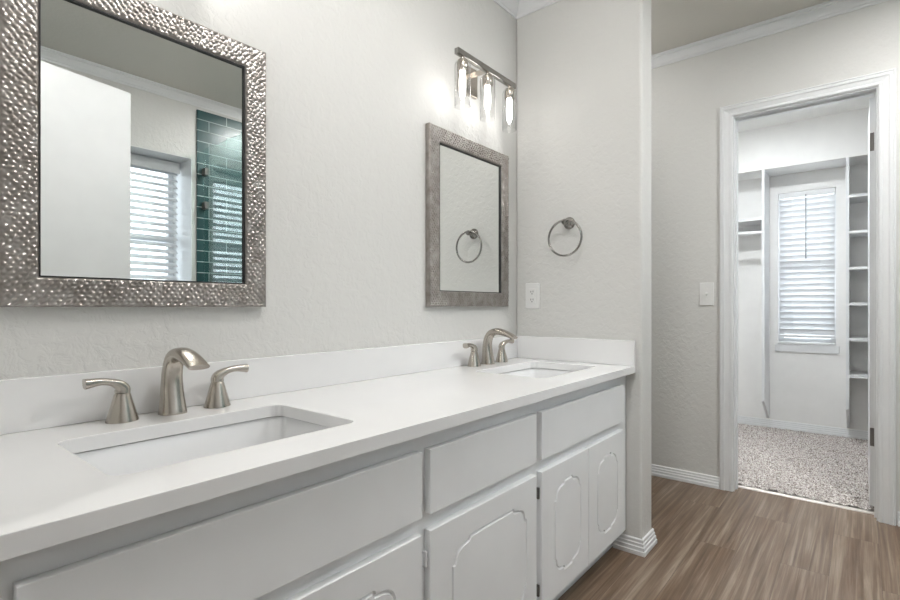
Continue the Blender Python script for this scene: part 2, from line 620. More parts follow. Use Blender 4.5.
# ------------------------------------------------------------------ mouldings
def crown_prof(drop, proj):
    return [(0, ZC - 0.001), (0, ZC - drop), (0.006, ZC - drop), (0.008, ZC - drop + 0.010), (0.013, ZC - drop + 0.014),
            (proj * 0.42, ZC - drop * 0.62), (proj * 0.72, ZC - drop * 0.33), (proj * 0.86, ZC - 0.022), (proj * 0.86, ZC - 0.012),
            (proj, ZC - 0.010), (proj, ZC - 0.001)]
bm = bmesh.new()
add_trim(bm, [(XL, YW), (XS, YW), (XS, YE), (XS2, YE), (XS2, YW)], crown_prof(0.108, 0.085))
struct('trim_3', bm, M['trim'], label='white crown moulding over the mirror wall and partition', smooth=False)
bm = bmesh.new()
add_trim(bm, [(XS2, YA), (XD, YA), (XD, YO), (XL, YO)], crown_prof(0.066, 0.040))
struct('trim_4', bm, M['trim'], label='white crown moulding over the closet door wall')

BASE = [(0, 0.0005), (0.016, 0.0005), (0.016, 0.016), (0.0125, 0.019), (0.0125, 0.032), (0.009, 0.035), (0.009, 0.046), (0.006, 0.049), (0.006, 0.060), (0.002, 0.064), (0, 0.064)]
def baseboard(name, path, label, z=0.0):
    bm = bmesh.new()
    add_trim(bm, path, [(o, h + z) for o, h in BASE])
    return struct(name, bm, M['trim'], label=label)
baseboard('baseboard_partition', [(XS, 0.80), (XS, YE), (XS2, YE), (XS2, YA)], 'stepped white baseboard round the foot of the partition')
baseboard('baseboard_right', [(XD, YA), (XD, 0.6005)], 'white baseboard left of the closet door')
baseboard('baseboard_right_end', [(XD, -0.134), (XD, YO)], 'white baseboard right of the closet door')
baseboard('baseboard_closet', [(XC, CY1), (XC, CY0)], 'white baseboard under the closet window', 0.014)
baseboard('baseboard_closet_left', [(XD2, CY1), (XC, CY1)], 'white baseboard on the closet side wall', 0.014)

# ------------------------------------------------------------------ closet door frame and leaf
d1 = bpy.data.objects.new('door_1', None)
C.objects.link(d1)
d1.location = (XD, (OP0 + OP1) / 2, 0)
d1['kind'] = 'structure'
d1['label'] = 'white cased closet doorway with its door swung inward'
# casing profile swept round the opening: (outward from opening, depth into room)
def casing_mesh(xw, sgn, y0, y1, ztop, width=0.062):
    prof = [(0, 0), (0, 0.008), (0.004, 0.011), (0.012, 0.011), (0.015, 0.008), (0.020, 0.009), (0.036, 0.0125), (0.040, 0.016), (0.050, 0.0165), (0.053, 0.0135), (0.055, 0.017), (0.059, 0.017), (width, 0.013), (width, 0)]
    rings = []
    for (yy, zz, oy, oz) in ((y1, 0, 1, 0), (y1, ztop, 1, 1), (y0, ztop, -1, 1), (y0, 0, -1, 0)):
        rings.append([Vector((xw - sgn * dpt, yy + oy * o, zz + oz * o)) for o, dpt in prof])
    bm = bmesh.new()
    skin_rings(bm, rings)
    return bm
struct('casing', casing_mesh(XD, 1, OP0 - 0.006, OP1 + 0.006, OPZ + 0.006), M['trim'], d1)
bm = bmesh.new()
add_box(bm, XD - 0.0005, XD2 + 0.0005, OP1, OP1 + 0.019, 0.0, OPZ + 0.019)
add_box(bm, XD - 0.0005, XD2 + 0.0005, OP0 - 0.019, OP0, 0.0, OPZ + 0.019)
add_box(bm, XD - 0.0005, XD2 + 0.0005, OP0, OP1, OPZ, OPZ + 0.019)
struct('jamb', bm, M['trim'], d1)
bm = bmesh.new()
add_box(bm, XD + 0.045, XD + 0.068, OP1 - 0.008, OP1, 0.0, OPZ)
add_box(bm, XD + 0.045, XD + 0.068, OP0, OP0 + 0.008, 0.0, OPZ)
add_box(bm, XD + 0.045, XD + 0.068, OP0 + 0.008, OP1 - 0.008, OPZ - 0.011, OPZ)
struct('door_stop', bm, M['trim'], d1)
leaf = struct('door_leaf', box(XD2 + 0.012, XD2 + 0.59, OP0 - 0.010, OP0 + 0.025, 0.03, OPZ - 0.004, bev=0.002), M['trim'], d1)
for zz in (1.77, 0.325):
    bm = bmesh.new()
    add_box(bm, XD2 + 0.0085, XD2 + 0.0125, OP0 + 0.001, OP0 + 0.023, zz, zz + 0.088)
    add_tube(bm, [(XD2 + 0.008, OP0 + 0.006, zz), (XD2 + 0.008, OP0 + 0.006, zz + 0.088)], 0.006, 10)
    h = struct('hinge', bm, M['hinge'], leaf, 'dark metal hinge')

# entry door leaf, seen only in the mirror
d2 = bpy.data.objects.new('door_2', None)
C.objects.link(d2)
d2.location = (XL + 0.02, -0.262, 0)
d2['kind'] = 'structure'
d2['label'] = 'plain white entry door standing open, seen in the big mirror'
bm = bmesh.new()
add_box(bm, 0, 0.888, -0.036, 0, 0.008, 2.130, bev=0.002)
bmesh.ops.rotate(bm, verts=bm.verts[:], cent=(0, 0, 0), matrix=Matrix.Rotation(math.radians(-11.5), 3, 'Z'))
for v in bm.verts:
    v.co += Vector(d2.location)
lf = struct('door_leaf', bm, M['trim'], d2)
for zz in (0.2, 1.0, 1.8):
    bm = bmesh.new()
    add_tube(bm, [(XL + 0.012, -0.256, zz), (XL + 0.012, -0.256, zz + 0.09)], 0.006, 10)
    struct('hinge', bm, M['nickel'], lf)
def knob(bm, p, d):
    d = Vector(d)
    prof = [(0.03, 0.0), (0.03, 0.006), (0.012, 0.010), (0.012, 0.028), (0.024, 0.038), (0.027, 0.050), (0.018, 0.060), (0.004, 0.062)]
    b2 = bmesh.new()
    add_lathe(b2, prof, n=18)
    q = Vector((0, 0, 1)).rotation_difference(d)
    for v in b2.verts:
        v.co = q @ v.co + Vector(p)
    tmp = bpy.data.meshes.new('t')
    b2.to_mesh(tmp)
    bm.from_mesh(tmp)
    bpy.data.meshes.remove(tmp)
ca, sa = math.cos(math.radians(-11.5)), math.sin(math.radians(-11.5))
bm = bmesh.new()
px, py = 0.823, -0.036
knob(bm, (d2.location.x + px * ca - py * sa, d2.location.y + px * sa + py * ca, 0.93), (sa, -ca, 0))
struct('door_knob', bm, M['nickel'], lf, smooth=True)

# ------------------------------------------------------------------ windows
def window(name, axis, a0, a1, z0, z1, face, outdir, label, wall_t=T):
    """simple sash window filling a hole; axis 'y' means the window spans y in a wall of constant x"""
    r = bpy.data.objects.new(name, None)
    C.objects.link(r)
    mid = (a0 + a1) / 2
    f0, f1 = sorted((face + outdir * (wall_t * 0.55), face + outdir * (wall_t * 0.95)))
    r.location = ((f0 + f1) / 2, mid, z0) if axis == 'y' else (mid, (f0 + f1) / 2, z0)
    r['kind'] = 'structure'
    r['label'] = label
    def B(bm, p0, p1, q0, q1, s0, s1):
        if axis == 'y': add_box(bm, s0, s1, p0, p1, q0, q1)
        else: add_box(bm, p0, p1, s0, s1, q0, q1)
    t = 0.035
    bm = bmesh.new()
    B(bm, a0, a0 + t, z0, z1, f0, f1); B(bm, a1 - t, a1, z0, z1, f0, f1)
    B(bm, a0 + t, a1 - t, z0, z0 + t, f0, f1); B(bm, a0 + t, a1 - t, z1 - t, z1, f0, f1)
    zm = (z0 + z1) / 2
    B(bm, a0 + t, a1 - t, zm - 0.02, zm + 0.02, f0, f1)
    struct('window_frame', bm, M['trim'], r)
    fm = (f0 + f1) / 2
    for q0, q1 in ((z0 + t, zm - 0.02), (zm + 0.02, z1 - t)):
        bm = bmesh.new()
        B(bm, a0 + t, a1 - t, q0, q1, fm - 0.002, fm + 0.002)
        struct('pane', bm, M['pane'], r)
    return r
w1 = window('window_1', 'y', WY0, WY1, WZ0, WZ1, XC, 1, 'narrow closet window behind the closed white blind')
bm = bmesh.new()
add_box(bm, XC - 0.014, XC + 0.0005, WY0 - 0.02, WY1 + 0.02, WZ0 - 0.075, WZ0 - 0.012, bev=0.003)
struct('apron', bm, M['trim'], w1)
bm = bmesh.new()
add_box(bm, XC - 0.02, XC + 0.06, WY0 + 0.001, WY1 - 0.001, WZ0 - 0.012, WZ0 + 0.004, bev=0.002)
struct('window_sill', bm, M['trim'], w1)
window('window_2', 'x', RX0, RX1, RZ0, RZ1, YO - RD, -1, 'recessed bathroom window seen in the big mirror')

# blinds
def blind(name, label, axis, a0, a1, z0, z1, face, inward, slat_w, pitch, tilt, valance):
    """face = plane of the blind's middle; inward = direction into the room (+1/-1)"""
    def P3(a, s, z):
        return (s, a, z) if axis == 'y' else (a, s, z)
    def B(bm, p0, p1, s0, s1, q0, q1, bev=0.0):
        s0, s1 = sorted((s0, s1))
        if axis == 'y': add_box(bm, s0, s1, p0, p1, q0, q1, bev=bev)
        else: add_box(bm, p0, p1, s0, s1, q0, q1, bev=bev)
    r = thing(name, label, 'window blind', P3((a0 + a1) / 2, face, z0), None)
    hz = z1 - 0.045
    bm = bmesh.new()
    B(bm, a0, a1, face - 0.028, face + 0.028, hz, z1, 0.002)
    obj('headrail', bm, M['trim'], r)
    if valance:
        bm = bmesh.new()
        B(bm, a0 - 0.004, a1 + 0.004, face + inward * 0.030, face + inward * 0.040, z1 - 0.075, z1, 0.002)
        obj('valance', bm, M['trim'], r)
    bm = bmesh.new()
    n = int((hz - z0 - 0.02) / pitch)
    ct, st = math.cos(tilt), math.sin(tilt)
    for k in range(n):
        zc = hz - pitch * (k + 0.6)
        # gently crowned slat, room edge lower
        ring0, ring1 = [], []
        for top in (1, -1):
            for q in (np.linspace(-1, 1, 5) if top == 1 else np.linspace(1, -1, 5)):
                wv = q * slat_w / 2
                hv = 0.003 * (1 - q * q) + top * 0.0012
                s = inward * (wv * ct + hv * st)
                z = -wv * st + hv * ct
                ring0.append(Vector(P3(a0 + 0.003, face + s, zc + z)))
                ring1.append(Vector(P3(a1 - 0.003, face + s, zc + z)))
        skin_rings(bm, [ring0, ring1])
    obj('slats', bm, M['slat'], r)
    zlast = hz - pitch * (n - 0.4) - pitch * 0.75
    bm = bmesh.new()
    B(bm, a0 + 0.003, a1 - 0.003, face - 0.022, face + 0.022, zlast - 0.012, zlast + 0.008, 0.003)
    obj('bottom_rail', bm, M['trim'], r)
    for fr in (0.25, 0.75):
        a = a0 + (a1 - a0) * fr
        bm = bmesh.new()
        for sd in (-1, 1):
            sx = face + sd * (slat_w / 2 * ct + 0.004)
            add_tube(bm, [P3(a, sx, zlast), P3(a, sx, hz)], 0.0011, 6)
        obj('ladder_cord', bm, M['trim'], r)
    return r
b1 = blind('window_blind', 'nearly closed white slatted blind in the closet window', 'y', WY0 + 0.004, WY1 - 0.004, WZ0 + 0.01, WZ1 - 0.002, XC + 0.026, -1, 0.050, 0.0455, math.radians(-62), False)
bm = bmesh.new()
wy = 0.332
add_tube(bm, [(XC - 0.014, wy, WZ1 - 0.03), (XC - 0.012, wy, WZ1 - 0.50)], 0.0035, 8)
add_tube(bm, [(XC - 0.012, wy, WZ1 - 0.50), (XC - 0.012, wy, WZ1 - 0.54)], 0.0055, 8)
obj('tilt_wand', bm, simple('clear grey wand', (0.30, 0.31, 0.33), 0.3), b1)['label'] = 'thin grey tilt wand'
blind('window_blind', 'open white slatted blind with valance in the bathroom window, seen in the big mirror', 'x', RX0 + 0.012, RX1 - 0.02, RZ0 + 0.006, RZ1 - 0.012, YO - RD + 0.05, 1, 0.05, 0.047, math.radians(36), True)

# ------------------------------------------------------------------ shower glass
GX = 1.678
sg = thing('shower_screen', 'clear frameless shower glass beside green tile, seen in the big mirror', 'shower screen', (GX, -0.75, 0))
obj('glass_panel', box(GX - 0.005, GX + 0.005, YO + 0.020, -0.38, 0.06, 2.13, bev=0.001), M['shower_glass'], sg)
for zz in (1.94, 1.70, 0.35):
    bm = bmesh.new()
    add_box(bm, GX - 0.015, GX + 0.015, YO + 0.0125, YO + 0.065, zz, zz + 0.05, bev=0.003)
    obj('clamp', bm, M['hinge'], sg)
tag(obj('shower_curb', box(GX - 0.06, GX + 0.06, YO + 0.0125, -0.36, 0.0005, 0.06, bev=0.004), M['quartz']), 'low white curb under the shower glass', 'shower curb')

# ------------------------------------------------------------------ closet shelving
def side_panel(y0, y1):
    bm = bmesh.new()
    prof = [(XB, 0.268), (XB, 2.071), (XC - 0.001, 2.071), (XC - 0.001, 0.09), (XC - 0.02, 0.09)]
    skin_rings(bm, [[Vector((x, y0, z)) for x, z in prof], [Vector((x, y1, z)) for x, z in prof]])
    return bm
PY = 0.577
u = thing('closet_shelving', 'white closet shelf with hanging rod left of the closet window', 'shelving', (XC - 0.15, (PY + CY1) / 2, 0.09))
obj('side_panel', side_panel(PY, PY + 0.018), M['trim'], u)
obj('shelf', box(XB, XC - 0.001, PY + 0.0185, CY1 - 0.001, 1.682, 1.702, bev=0.0015), M['trim'], u)
bm = bmesh.new()
add_tube(bm, [(XB + 0.03, PY + 0.0185, 1.588), (XB + 0.03, CY1 - 0.001, 1.588)], 0.016, 14)
obj('hanging_rod', bm, M['trim'], u, True)
bm = bmesh.new()
add_box(bm, XC - 0.018, XC - 0.001, PY + 0.0185, CY1 - 0.001, 1.61, 1.6815)
obj('cleat', bm, M['trim'], u)
PR = 0.078
u = thing('closet_shelving', 'stack of six white shelves right of the closet window', 'shelving', (XC - 0.15, (PR + CY0) / 2, 0.09))
obj('side_panel', side_panel(PR - 0.018, PR), M['trim'], u)
for zz in (1.793, 1.536, 1.279, 1.024, 0.770, 0.509):
    obj('shelf', box(XB, XC - 0.001, CY0 + 0.001, PR - 0.0185, zz - 0.01, zz + 0.01, bev=0.0015), M['trim'], u)

# ------------------------------------------------------------------ vanity cabinet
FY = 0.752            # face frame plane
DY = 0.733            # front of doors
ZT = 0.737            # underside of worktop
vc = thing('vanity_cabinet', 'long white painted vanity cabinet under the double sink worktop', 'cabinet', ((XL + XS) / 2, 1.02, 0))
bm = bmesh.new()
x0, x1 = XL + 0.002, XS - 0.001
add_box(bm, x0, x1, FY, FY + 0.02, 0.085, ZT - 0.001)                 # face frame
add_box(bm, x0, x0 + 0.018, FY + 0.02, YW - 0.002, 0.085, ZT - 0.001)
add_box(bm, x1 - 0.018, x1, FY + 0.02, YW - 0.002, 0.085, ZT - 0.001)
add_box(bm, x0 + 0.018, x1 - 0.018, YW - 0.012, YW - 0.002, 0.085, ZT - 0.001)
add_box(bm, x0 + 0.018, x1 - 0.018, FY + 0.02, YW - 0.012, 0.085, 0.10)
obj('carcass', bm, M['cabinet'], vc)
obj('toe_kick', box(x0, x1, 0.806, 0.822, 0.0005, 0.0845), M['cabinet'], vc)
for a, b_ in ((0.130, 0.804), (0.831, 1.301), (1.332, 1.999)):
    obj('false_drawer_front', box(a, b_, DY, FY - 0.0005, 0.551, 0.694, bev=0.0010), M['cabinet'], vc)

def groove_path(px0, px1, pz0, pz1):
    """cathedral outline: straight sides with scalloped corners, anticlockwise seen from the front"""
    k = min(1.0, (px1 - px0) / 0.20)
    aw, ah = 0.072 * k, 0.050
    corner = [(0.0, ah), (0.009 * k, ah - 0.001), (0.0095 * k, ah - 0.006)]
    for q in np.linspace(0, PI / 2, 9)[1:]:
        corner.append((0.0095 * k + (aw - 0.0225 * k) * (1 - math.cos(q)), (ah - 0.006) - (ah - 0.016) * math.sin(q)))
    corner += [(aw - 0.008 * k, 0.0095), (aw - 0.005 * k, 0.003), (aw, 0.0)]
    pts = []
    pts += [(px0 + c_[0], pz0 + c_[1]) for c_ in corner]
    pts += [(px1 - c_[0], pz0 + c_[1]) for c_ in reversed(corner)]
    pts += [(px1 - c_[0], pz1 - c_[1]) for c_ in corner]
    pts += [(px0 + c_[0], pz1 - c_[1]) for c_ in reversed(corner)]
    return pts

def inset(pts, d):
    n = len(pts)
    out = []
    for i in range(n):
        p0, p1, p2 = Vector(pts[i - 1]), Vector(pts[i]), Vector(pts[(i + 1) % n])
        a, b_ = (p1 - p0).normalized(), (p2 - p1).normalized()
        nn = Vector((-(a.y + b_.y), a.x + b_.x))
        nn = nn.normalized() if nn.length > 1e-6 else Vector((-a.y, a.x))
        out.append((p1.x + nn.x * d, p1.y + nn.y * d))
    return out

def door_mesh(dx0, dx1, dz0, dz1, gp):
    bm = bmesh.new()
    bv = 0.0013
    def loop(pts, y):
        return [bm.verts.new((x, y, z)) for x, z in pts]
    def ring(a, c):
        n = len(a)
        for i in range(n):
            j = (i + 1) % n
            bm.faces.new((a[i], a[j], c[j], c[i]))
    rect = lambda i: [(dx0 + i, dz0 + i), (dx1 - i, dz0 + i), (dx1 - i, dz1 - i), (dx0 + i, dz1 - i)]
    back = loop(rect(0), FY - 0.0005)
    side = loop(rect(0), DY + bv)
    front = loop(rect(bv), DY)
    ring(back, side); ring(side, front)
    bm.faces.new(list(reversed(back)))
    g0 = loop(gp, DY)
    g1 = loop(inset(gp, 0.0034), DY + 0.0052)
    g2 = loop(inset(gp, 0.0058), DY + 0.0048)
    g3 = loop(inset(gp, 0.0090), DY)
    ring(g0, g1); ring(g1, g2); ring(g2, g3)
    es = []
    for lp in (front, g0):
        for i in range(len(lp)):
            es.append(bm.edges.get((lp[i], lp[(i + 1) % len(lp)])))
    bmesh.ops.triangle_fill(bm, use_beauty=True, edges=es)
    es = [bm.edges.get((g3[i], g3[(i + 1) % len(g3)])) for i in range(len(g3))]
    bmesh.ops.triangle_fill(bm, use_beauty=True, edges=es)
    return bm
DZ0, DZ1 = 0.105, 0.515
for dx0, dx1, p0, p1, hs in ((0.130, 0.465, 0.200, 0.398, 'l'), (0.469, 0.804, 0.537, 0.735, 'r'), (0.831, 1.301, 0.907, 1.245, 'l'), (1.332, 1.663, 1.413, 1.604, 'l'), (1.667, 2.000, 1.738, 1.936, 'r')):
    dr = obj('door', door_mesh(dx0, dx1, DZ0, DZ1, groove_path(p0, p1, 0.165, 0.457)), M['cabinet'], vc)
    for zz in (0.145, 0.435):
        bm = bmesh.new()
        hx = dx0 - 0.0085 if hs == 'l' else dx1 + 0.0025
        add_box(bm, hx, hx + 0.006, FY - 0.013, FY - 0.0005, zz, zz + 0.035, bev=0.0015)
        obj('hinge', bm, M['hinge'] if dx0 > 1.3 else M['cabinet'], dr)

# ------------------------------------------------------------------ worktop with two cut-outs
def rrect(x0, x1, y0, y1, r, n=6):
    pts = []
    for cx_, cy_, a0 in ((x1 - r, y1 - r, 0), (x0 + r, y1 - r, PI / 2), (x0 + r, y0 + r, PI), (x1 - r, y0 + r, 1.5 * PI)):
        for k in range(n + 1):
            a = a0 + PI / 2 * k / n
            pts.append((cx_ + r * math.cos(a), cy_ + r * math.sin(a)))
    return pts
SINKS = [(0.253, 0.705), (1.520, 1.966)]
SY0, SY1 = 0.826, 1.127
CF = 0.712
ct = thing('worktop', 'white quartz worktop with two sink cut-outs over the vanity cabinet', 'countertop', ((XL + XS) / 2, 1.0, ZT))
bm = bmesh.new()
cx0, cx1, cy1, zt = XL + 0.004, XS - 0.001, YW - 0.001, 0.765
def loop3(pts, z):
    return [bm.verts.new((x, y, z)) for x, y in pts]
def ring3(a, c):
    for i in range(len(a)):
        j = (i + 1) % len(a)
        bm.faces.new((a[i], a[j], c[j], c[i]))
o_rect = lambda i: [(cx0 + i, CF + i), (cx1, CF + i), (cx1, cy1), (cx0 + i, cy1)]
bot = loop3(o_rect(0.0), ZT)
mid = loop3(o_rect(0.0), zt - 0.001)
top = loop3(o_rect(0.001), zt)
ring3(bot, mid); ring3(mid, top)
edges_t, edges_b = [], []
def eloop(lp):
    return [bm.edges.get((lp[i], lp[(i + 1) % len(lp)])) for i in range(len(lp))]
edges_t += eloop(top); edges_b += eloop(bot)
for sx0, sx1 in SINKS:
    h0 = loop3(rrect(sx0 - 0.0015, sx1 + 0.0015, SY0 - 0.0015, SY1 + 0.0015, 0.0275), zt)
    h1 = loop3(rrect(sx0, sx1, SY0, SY1, 0.026), zt - 0.0015)
    h2 = loop3(rrect(sx0, sx1, SY0, SY1, 0.026), ZT)
    ring3(h0, h1); ring3(h1, h2)
    edges_t += eloop(h0); edges_b += eloop(h2)
bmesh.ops.triangle_fill(bm, use_beauty=True, edges=edges_t)
bmesh.ops.triangle_fill(bm, use_beauty=True, edges=edges_b)
obj('slab', bm, M['quartz'], ct)
tag(obj('backsplash', box(cx0, XS - 0.021, YW - 0.020, YW - 0.0005, zt + 0.0003, 0.869, bev=0.0015), M['quartz']), 'long low white quartz backsplash along the mirror wall', 'backsplash')
tag(obj('side_splash', box(XS - 0.0205, XS - 0.0005, CF, YW - 0.0005, zt + 0.0003, 0.869, bev=0.0015), M['quartz']), 'short white quartz side splash against the partition wall', 'backsplash')

# undermount basins
def basin(sx0, sx1, label):
    r = thing('sink', label, 'sink', ((sx0 + sx1) / 2, (SY0 + SY1) / 2, 0.585), 'undermount basins')
    bm = bmesh.new()
    g_ = -0.006
    spec = [(0.022, ZT - 0.0028, 0.05), (-g_, ZT - 0.0028, 0.032), (-g_ - 0.002, ZT - 0.008, 0.032), (-0.001, 0.70, 0.036), (-0.010, 0.64, 0.045), (-0.020, 0.615, 0.055),
            (-0.040, 0.600, 0.06), (-0.075, 0.594, 0.055), (-0.12, 0.590, 0.022),
            ]
    rings = [[Vector((x, y, z)) for x, y in rrect(sx0 - o, sx1 + o, SY0 - o, SY1 + o, rr)] for o, z, rr in spec]
    outer = [(-0.12, 0.578, 0.022), (-0.04, 0.586, 0.06), (0.0, 0.612, 0.06), (0.008, 0.70, 0.045), (0.022, ZT - 0.012, 0.05)]
    rings2 = [[Vector((x, y, z)) for x, y in rrect(sx0 - o, sx1 + o, SY0 - o, SY1 + o, rr)] for o, z, rr in outer]
    allr = rings + rings2
    vr = [[bm.verts.new(p) for p in rr] for rr in allr]
    n = len(vr[0])
    seq = list(zip(vr[:len(rings)], vr[1:len(rings)])) + list(zip(vr[len(rings):], vr[len(rings) + 1:])) + [(vr[-1], vr[0])]
    for a, c_ in seq:
        for i in range(n):
            j = (i + 1) % n
            bm.faces.new((a[i], a[j], c_[j], c_[i]))
    bm.faces.new(vr[len(rings) - 1])
    bm.faces.new(list(reversed(vr[len(rings)])))
    obj('bowl', bm, M['porcelain'], r, True, 50)
    bm = bmesh.new()
    add_lathe(bm, [(0.0, 0.5905), (0.010, 0.5915), (0.018, 0.5912), (0.020, 0.593), (0.030, 0.5935), (0.032, 0.5905)], ((sx0 + sx1) / 2, (SY0 + SY1) / 2, 0), cap=False)
    obj('drain', bm, M['chrome'], r, True)
    return r
basin(*SINKS[0], 'white rectangular undermount sink nearest the camera, below the larger looking mirror')
basin(*SINKS[1], 'white rectangular undermount sink at the far end, by the partition wall')

# ------------------------------------------------------------------ faucets
def make_faucet(loc, label):
    X, Y, Z = loc
    r = thing('faucet', label, 'faucet', loc, 'widespread nickel faucets')
    # spout: (y, z, half width, half thickness)
    ctrl = [(0.002, 0.0008, 0.0290, 0.0270), (0.002, 0.0012, 0.0290, 0.0270), (0.002, 0.007, 0.0282, 0.0260), (0.004, 0.035, 0.0250, 0.0215), (0.006, 0.075, 0.0222, 0.0175),
            (0.001, 0.106, 0.0212, 0.0158), (-0.014, 0.129, 0.0210, 0.0150), (-0.040, 0.1385, 0.0212, 0.0140), (-0.072, 0.1350, 0.0218, 0.0125), (-0.102, 0.1262, 0.0224, 0.0100), (-0.130, 0.1150, 0.0226, 0.0062)]
    sp = smooth_path(ctrl, 5)
    bm = bmesh.new()
    add_sweep(bm, [(X, Y + p[0], Z + p[1]) for p in sp], [(p[2], p[3]) for p in sp], (1, 0, 0), 24, 2.5)
    s = obj('spout', bm, M['nickel'], r, True, 45)
    bm = bmesh.new()
    add_lathe(bm, [(0.0005, 0), (0.0075, 0.0005), (0.0075, 0.004), (0.0005, 0.0045)], (X, Y - 0.115, Z + 0.1085), n=14)
    obj('aerator', bm, M['dark'], s, True)
    for sd in (-1, 1):
        hx = X + sd * 0.102
        bm = bmesh.new()
        add_lathe(bm, [(0.0305, 0.0008), (0.0300, 0.004), (0.0255, 0.020), (0.0200, 0.040), (0.0152, 0.058), (0.0138, 0.0605)], (hx, Y, Z), n=28, sx=1.02, sy=0.86)
        hb = obj('handle_base', bm, M['nickel'], r, True, 45)
        # lever: (out, -y, z, half width, half thickness)
        lc = [(0.0, 0.0, 0.0612, 0.0128, 0.0140), (0.0, 0.0, 0.0690, 0.0125, 0.0138), (0.006, 0.001, 0.0775, 0.0120, 0.0112), (0.020, 0.003, 0.0850, 0.0110, 0.0080), (0.040, 0.005, 0.0890, 0.0108, 0.0074), (0.057, 0.007, 0.0885, 0.0118, 0.0090), (0.070, 0.008, 0.0875, 0.0128, 0.0106)]
        lp = smooth_path(lc, 5)
        bm = bmesh.new()
        add_sweep(bm, [(hx + sd * p[0], Y - p[1], Z + p[2]) for p in lp], [(p[3], p[4]) for p in lp], (0, 1, 0), 20, 2.8)
        obj('lever', bm, M['nickel'], hb, True, 45)
    return r
f1 = make_faucet((0.491, 1.216, 0.765), 'brushed nickel three-piece faucet behind the sink nearest the camera')
dup(f1, (1.752, 1.218, 0.765), 'brushed nickel three-piece faucet behind the far sink by the partition')

# ------------------------------------------------------------------ mirrors
MW, MH, FWD = 0.552, 0.696, 0.060
def hammered_frame():
    """mitred frame in local x (0..MW), z (0..MH); front towards -y; dimpled front"""
    bm = bmesh.new()
    rng = np.random.default_rng(11)
    # jittered hexagonal cells
    pit = 0.0142
    cells = []
    row = 0
    z = -pit
    while z < MH + pit:
        x = -pit + (pit / 2 if row % 2 else 0)
        while x < MW + pit:
            cells.append((x + rng.normal(0, pit * 0.15), z + rng.normal(0, pit * 0.10)))
            x += pit
        z += pit * 0.62
        row += 1
    cells = np.array(cells)
    # bucket lookup
    from collections import defaultdict
    bk = defaultdict(list)
    for i, (x, z) in enumerate(cells):
        bk[(int(x // pit), int(z // pit))].append(i)
    amp = rng.uniform(0.75, 1.2, len(cells))
    def height(x, z):
        best, second, bi = 9, 9, 0
        ix, iz = int(x // pit), int(z // pit)
        for a in (-1, 0, 1):
            for c_ in (-1, 0, 1):
                for i in bk.get((ix + a, iz + c_), ()):
                    d_ = math.hypot(x - cells[i, 0], z - cells[i, 1])
                    if d_ < best: best, second, bi = d_, best, i
                    elif d_ < second: second = d_
        return amp[bi] * 0.0040 * (min(1.0, (second - best) / (pit * 0.75)) * (1 - (best / (pit * 0.75)) ** 2))
    s = 0.0020
    nw = int(FWD / s)
    # profile across: outer edge -> inner edge
    def base(t):
        return 0.0225 - 0.0022 * max(0, (0.08 - t) / 0.08) ** 2 - 0.003 * max(0, (t - 0.90) / 0.10) ** 2
    sides = [((0, 0), (1, 0), (0, 1), MW), ((MW, 0), (0, 1), (-1, 0), MH), ((MW, MH), (-1, 0), (0, -1), MW), ((0, MH), (0, -1), (1, 0), MH)]
    for org, dr, inn, ln in sides:
        nl = int(ln / s)
        grid = []
        for j in range(nw + 1):
            t = j / nw
            w_ = t * FWD
            rowv = []
            for i in range(nl + 1):
                a = w_ + (ln - 2 * w_) * i / nl
                x = org[0] + dr[0] * a + inn[0] * w_
                z = org[1] + dr[1] * a + inn[1] * w_
                fade = min(1, j / 2, (nw - j) / 2)
                rowv.append(bm.verts.new((x, -(base(t) + height(x, z) * fade), z)))
            grid.append(rowv)
        for j in range(nw):
            for i in range(nl):
                bm.faces.new((grid[j][i], grid[j][i + 1], grid[j + 1][i + 1], grid[j + 1][i]))
        # sides: outer skirt to the wall, inner skirt to the glass, back
        def down(rowv, w_, depth):
            out = []
            for i in range(nl + 1):
                v_ = rowv[i]
                out.append(bm.verts.new((v_.co.x, -depth, v_.co.z)))
            for i in range(nl):
                bm.faces.new((rowv[i], rowv[i + 1], out[i + 1], out[i]))
            return out
        o_ = down(grid[0], 0, 0.001)
        i_ = down(grid[-1], FWD, 0.001)
        bm.faces.new(o_ + list(reversed(i_)))
    bmesh.ops.remove_doubles(bm, verts=bm.verts[:], dist=1e-5)
    return bm
MZ = 1.008
def make_mirror(x, label):
    r = thing('wall_mirror', label, 'mirror', (x, YW - 0.0005, MZ), 'vanity mirrors')
    bm = hammered_frame()
    for v in bm.verts:
        v.co += Vector(r.location)
    obj('frame', bm, M['pewter'], r, True, 60)
    bm = bmesh.new()  # dark line of shade and reflection along the frame's inner edge, painted black
    a0, a1, t_ = FWD + 0.0003, FWD + 0.0028, (YW - 0.0205, YW - 0.0135)
    add_box(bm, x + a0, x + a1, *t_, MZ + a0, MZ + MH - a0)
    add_box(bm, x + MW - a1, x + MW - a0, *t_, MZ + a0, MZ + MH - a0)
    add_box(bm, x + a1, x + MW - a1, *t_, MZ + a0, MZ + a1)
    add_box(bm, x + a1, x + MW - a1, *t_, MZ + MH - a1, MZ + MH - a0)
    obj('lip_shade', bm, M['dark'], r)['label'] = 'thin black strips painted as the shade inside the frame'
    q = FWD + 0.0005
    obj('mirror_glass', box(x + q, x + MW - q, YW - 0.014, YW - 0.003, MZ + q, MZ + MH - q), M['mirror'], r)
    return r
mr1 = make_mirror(0.198, 'hammered pewter framed mirror above the near sink, reflecting door, window and green tile')
dup(mr1, (1.424, YW - 0.0005, MZ), 'hammered pewter framed mirror below the three-bulb light, reflecting the towel ring')

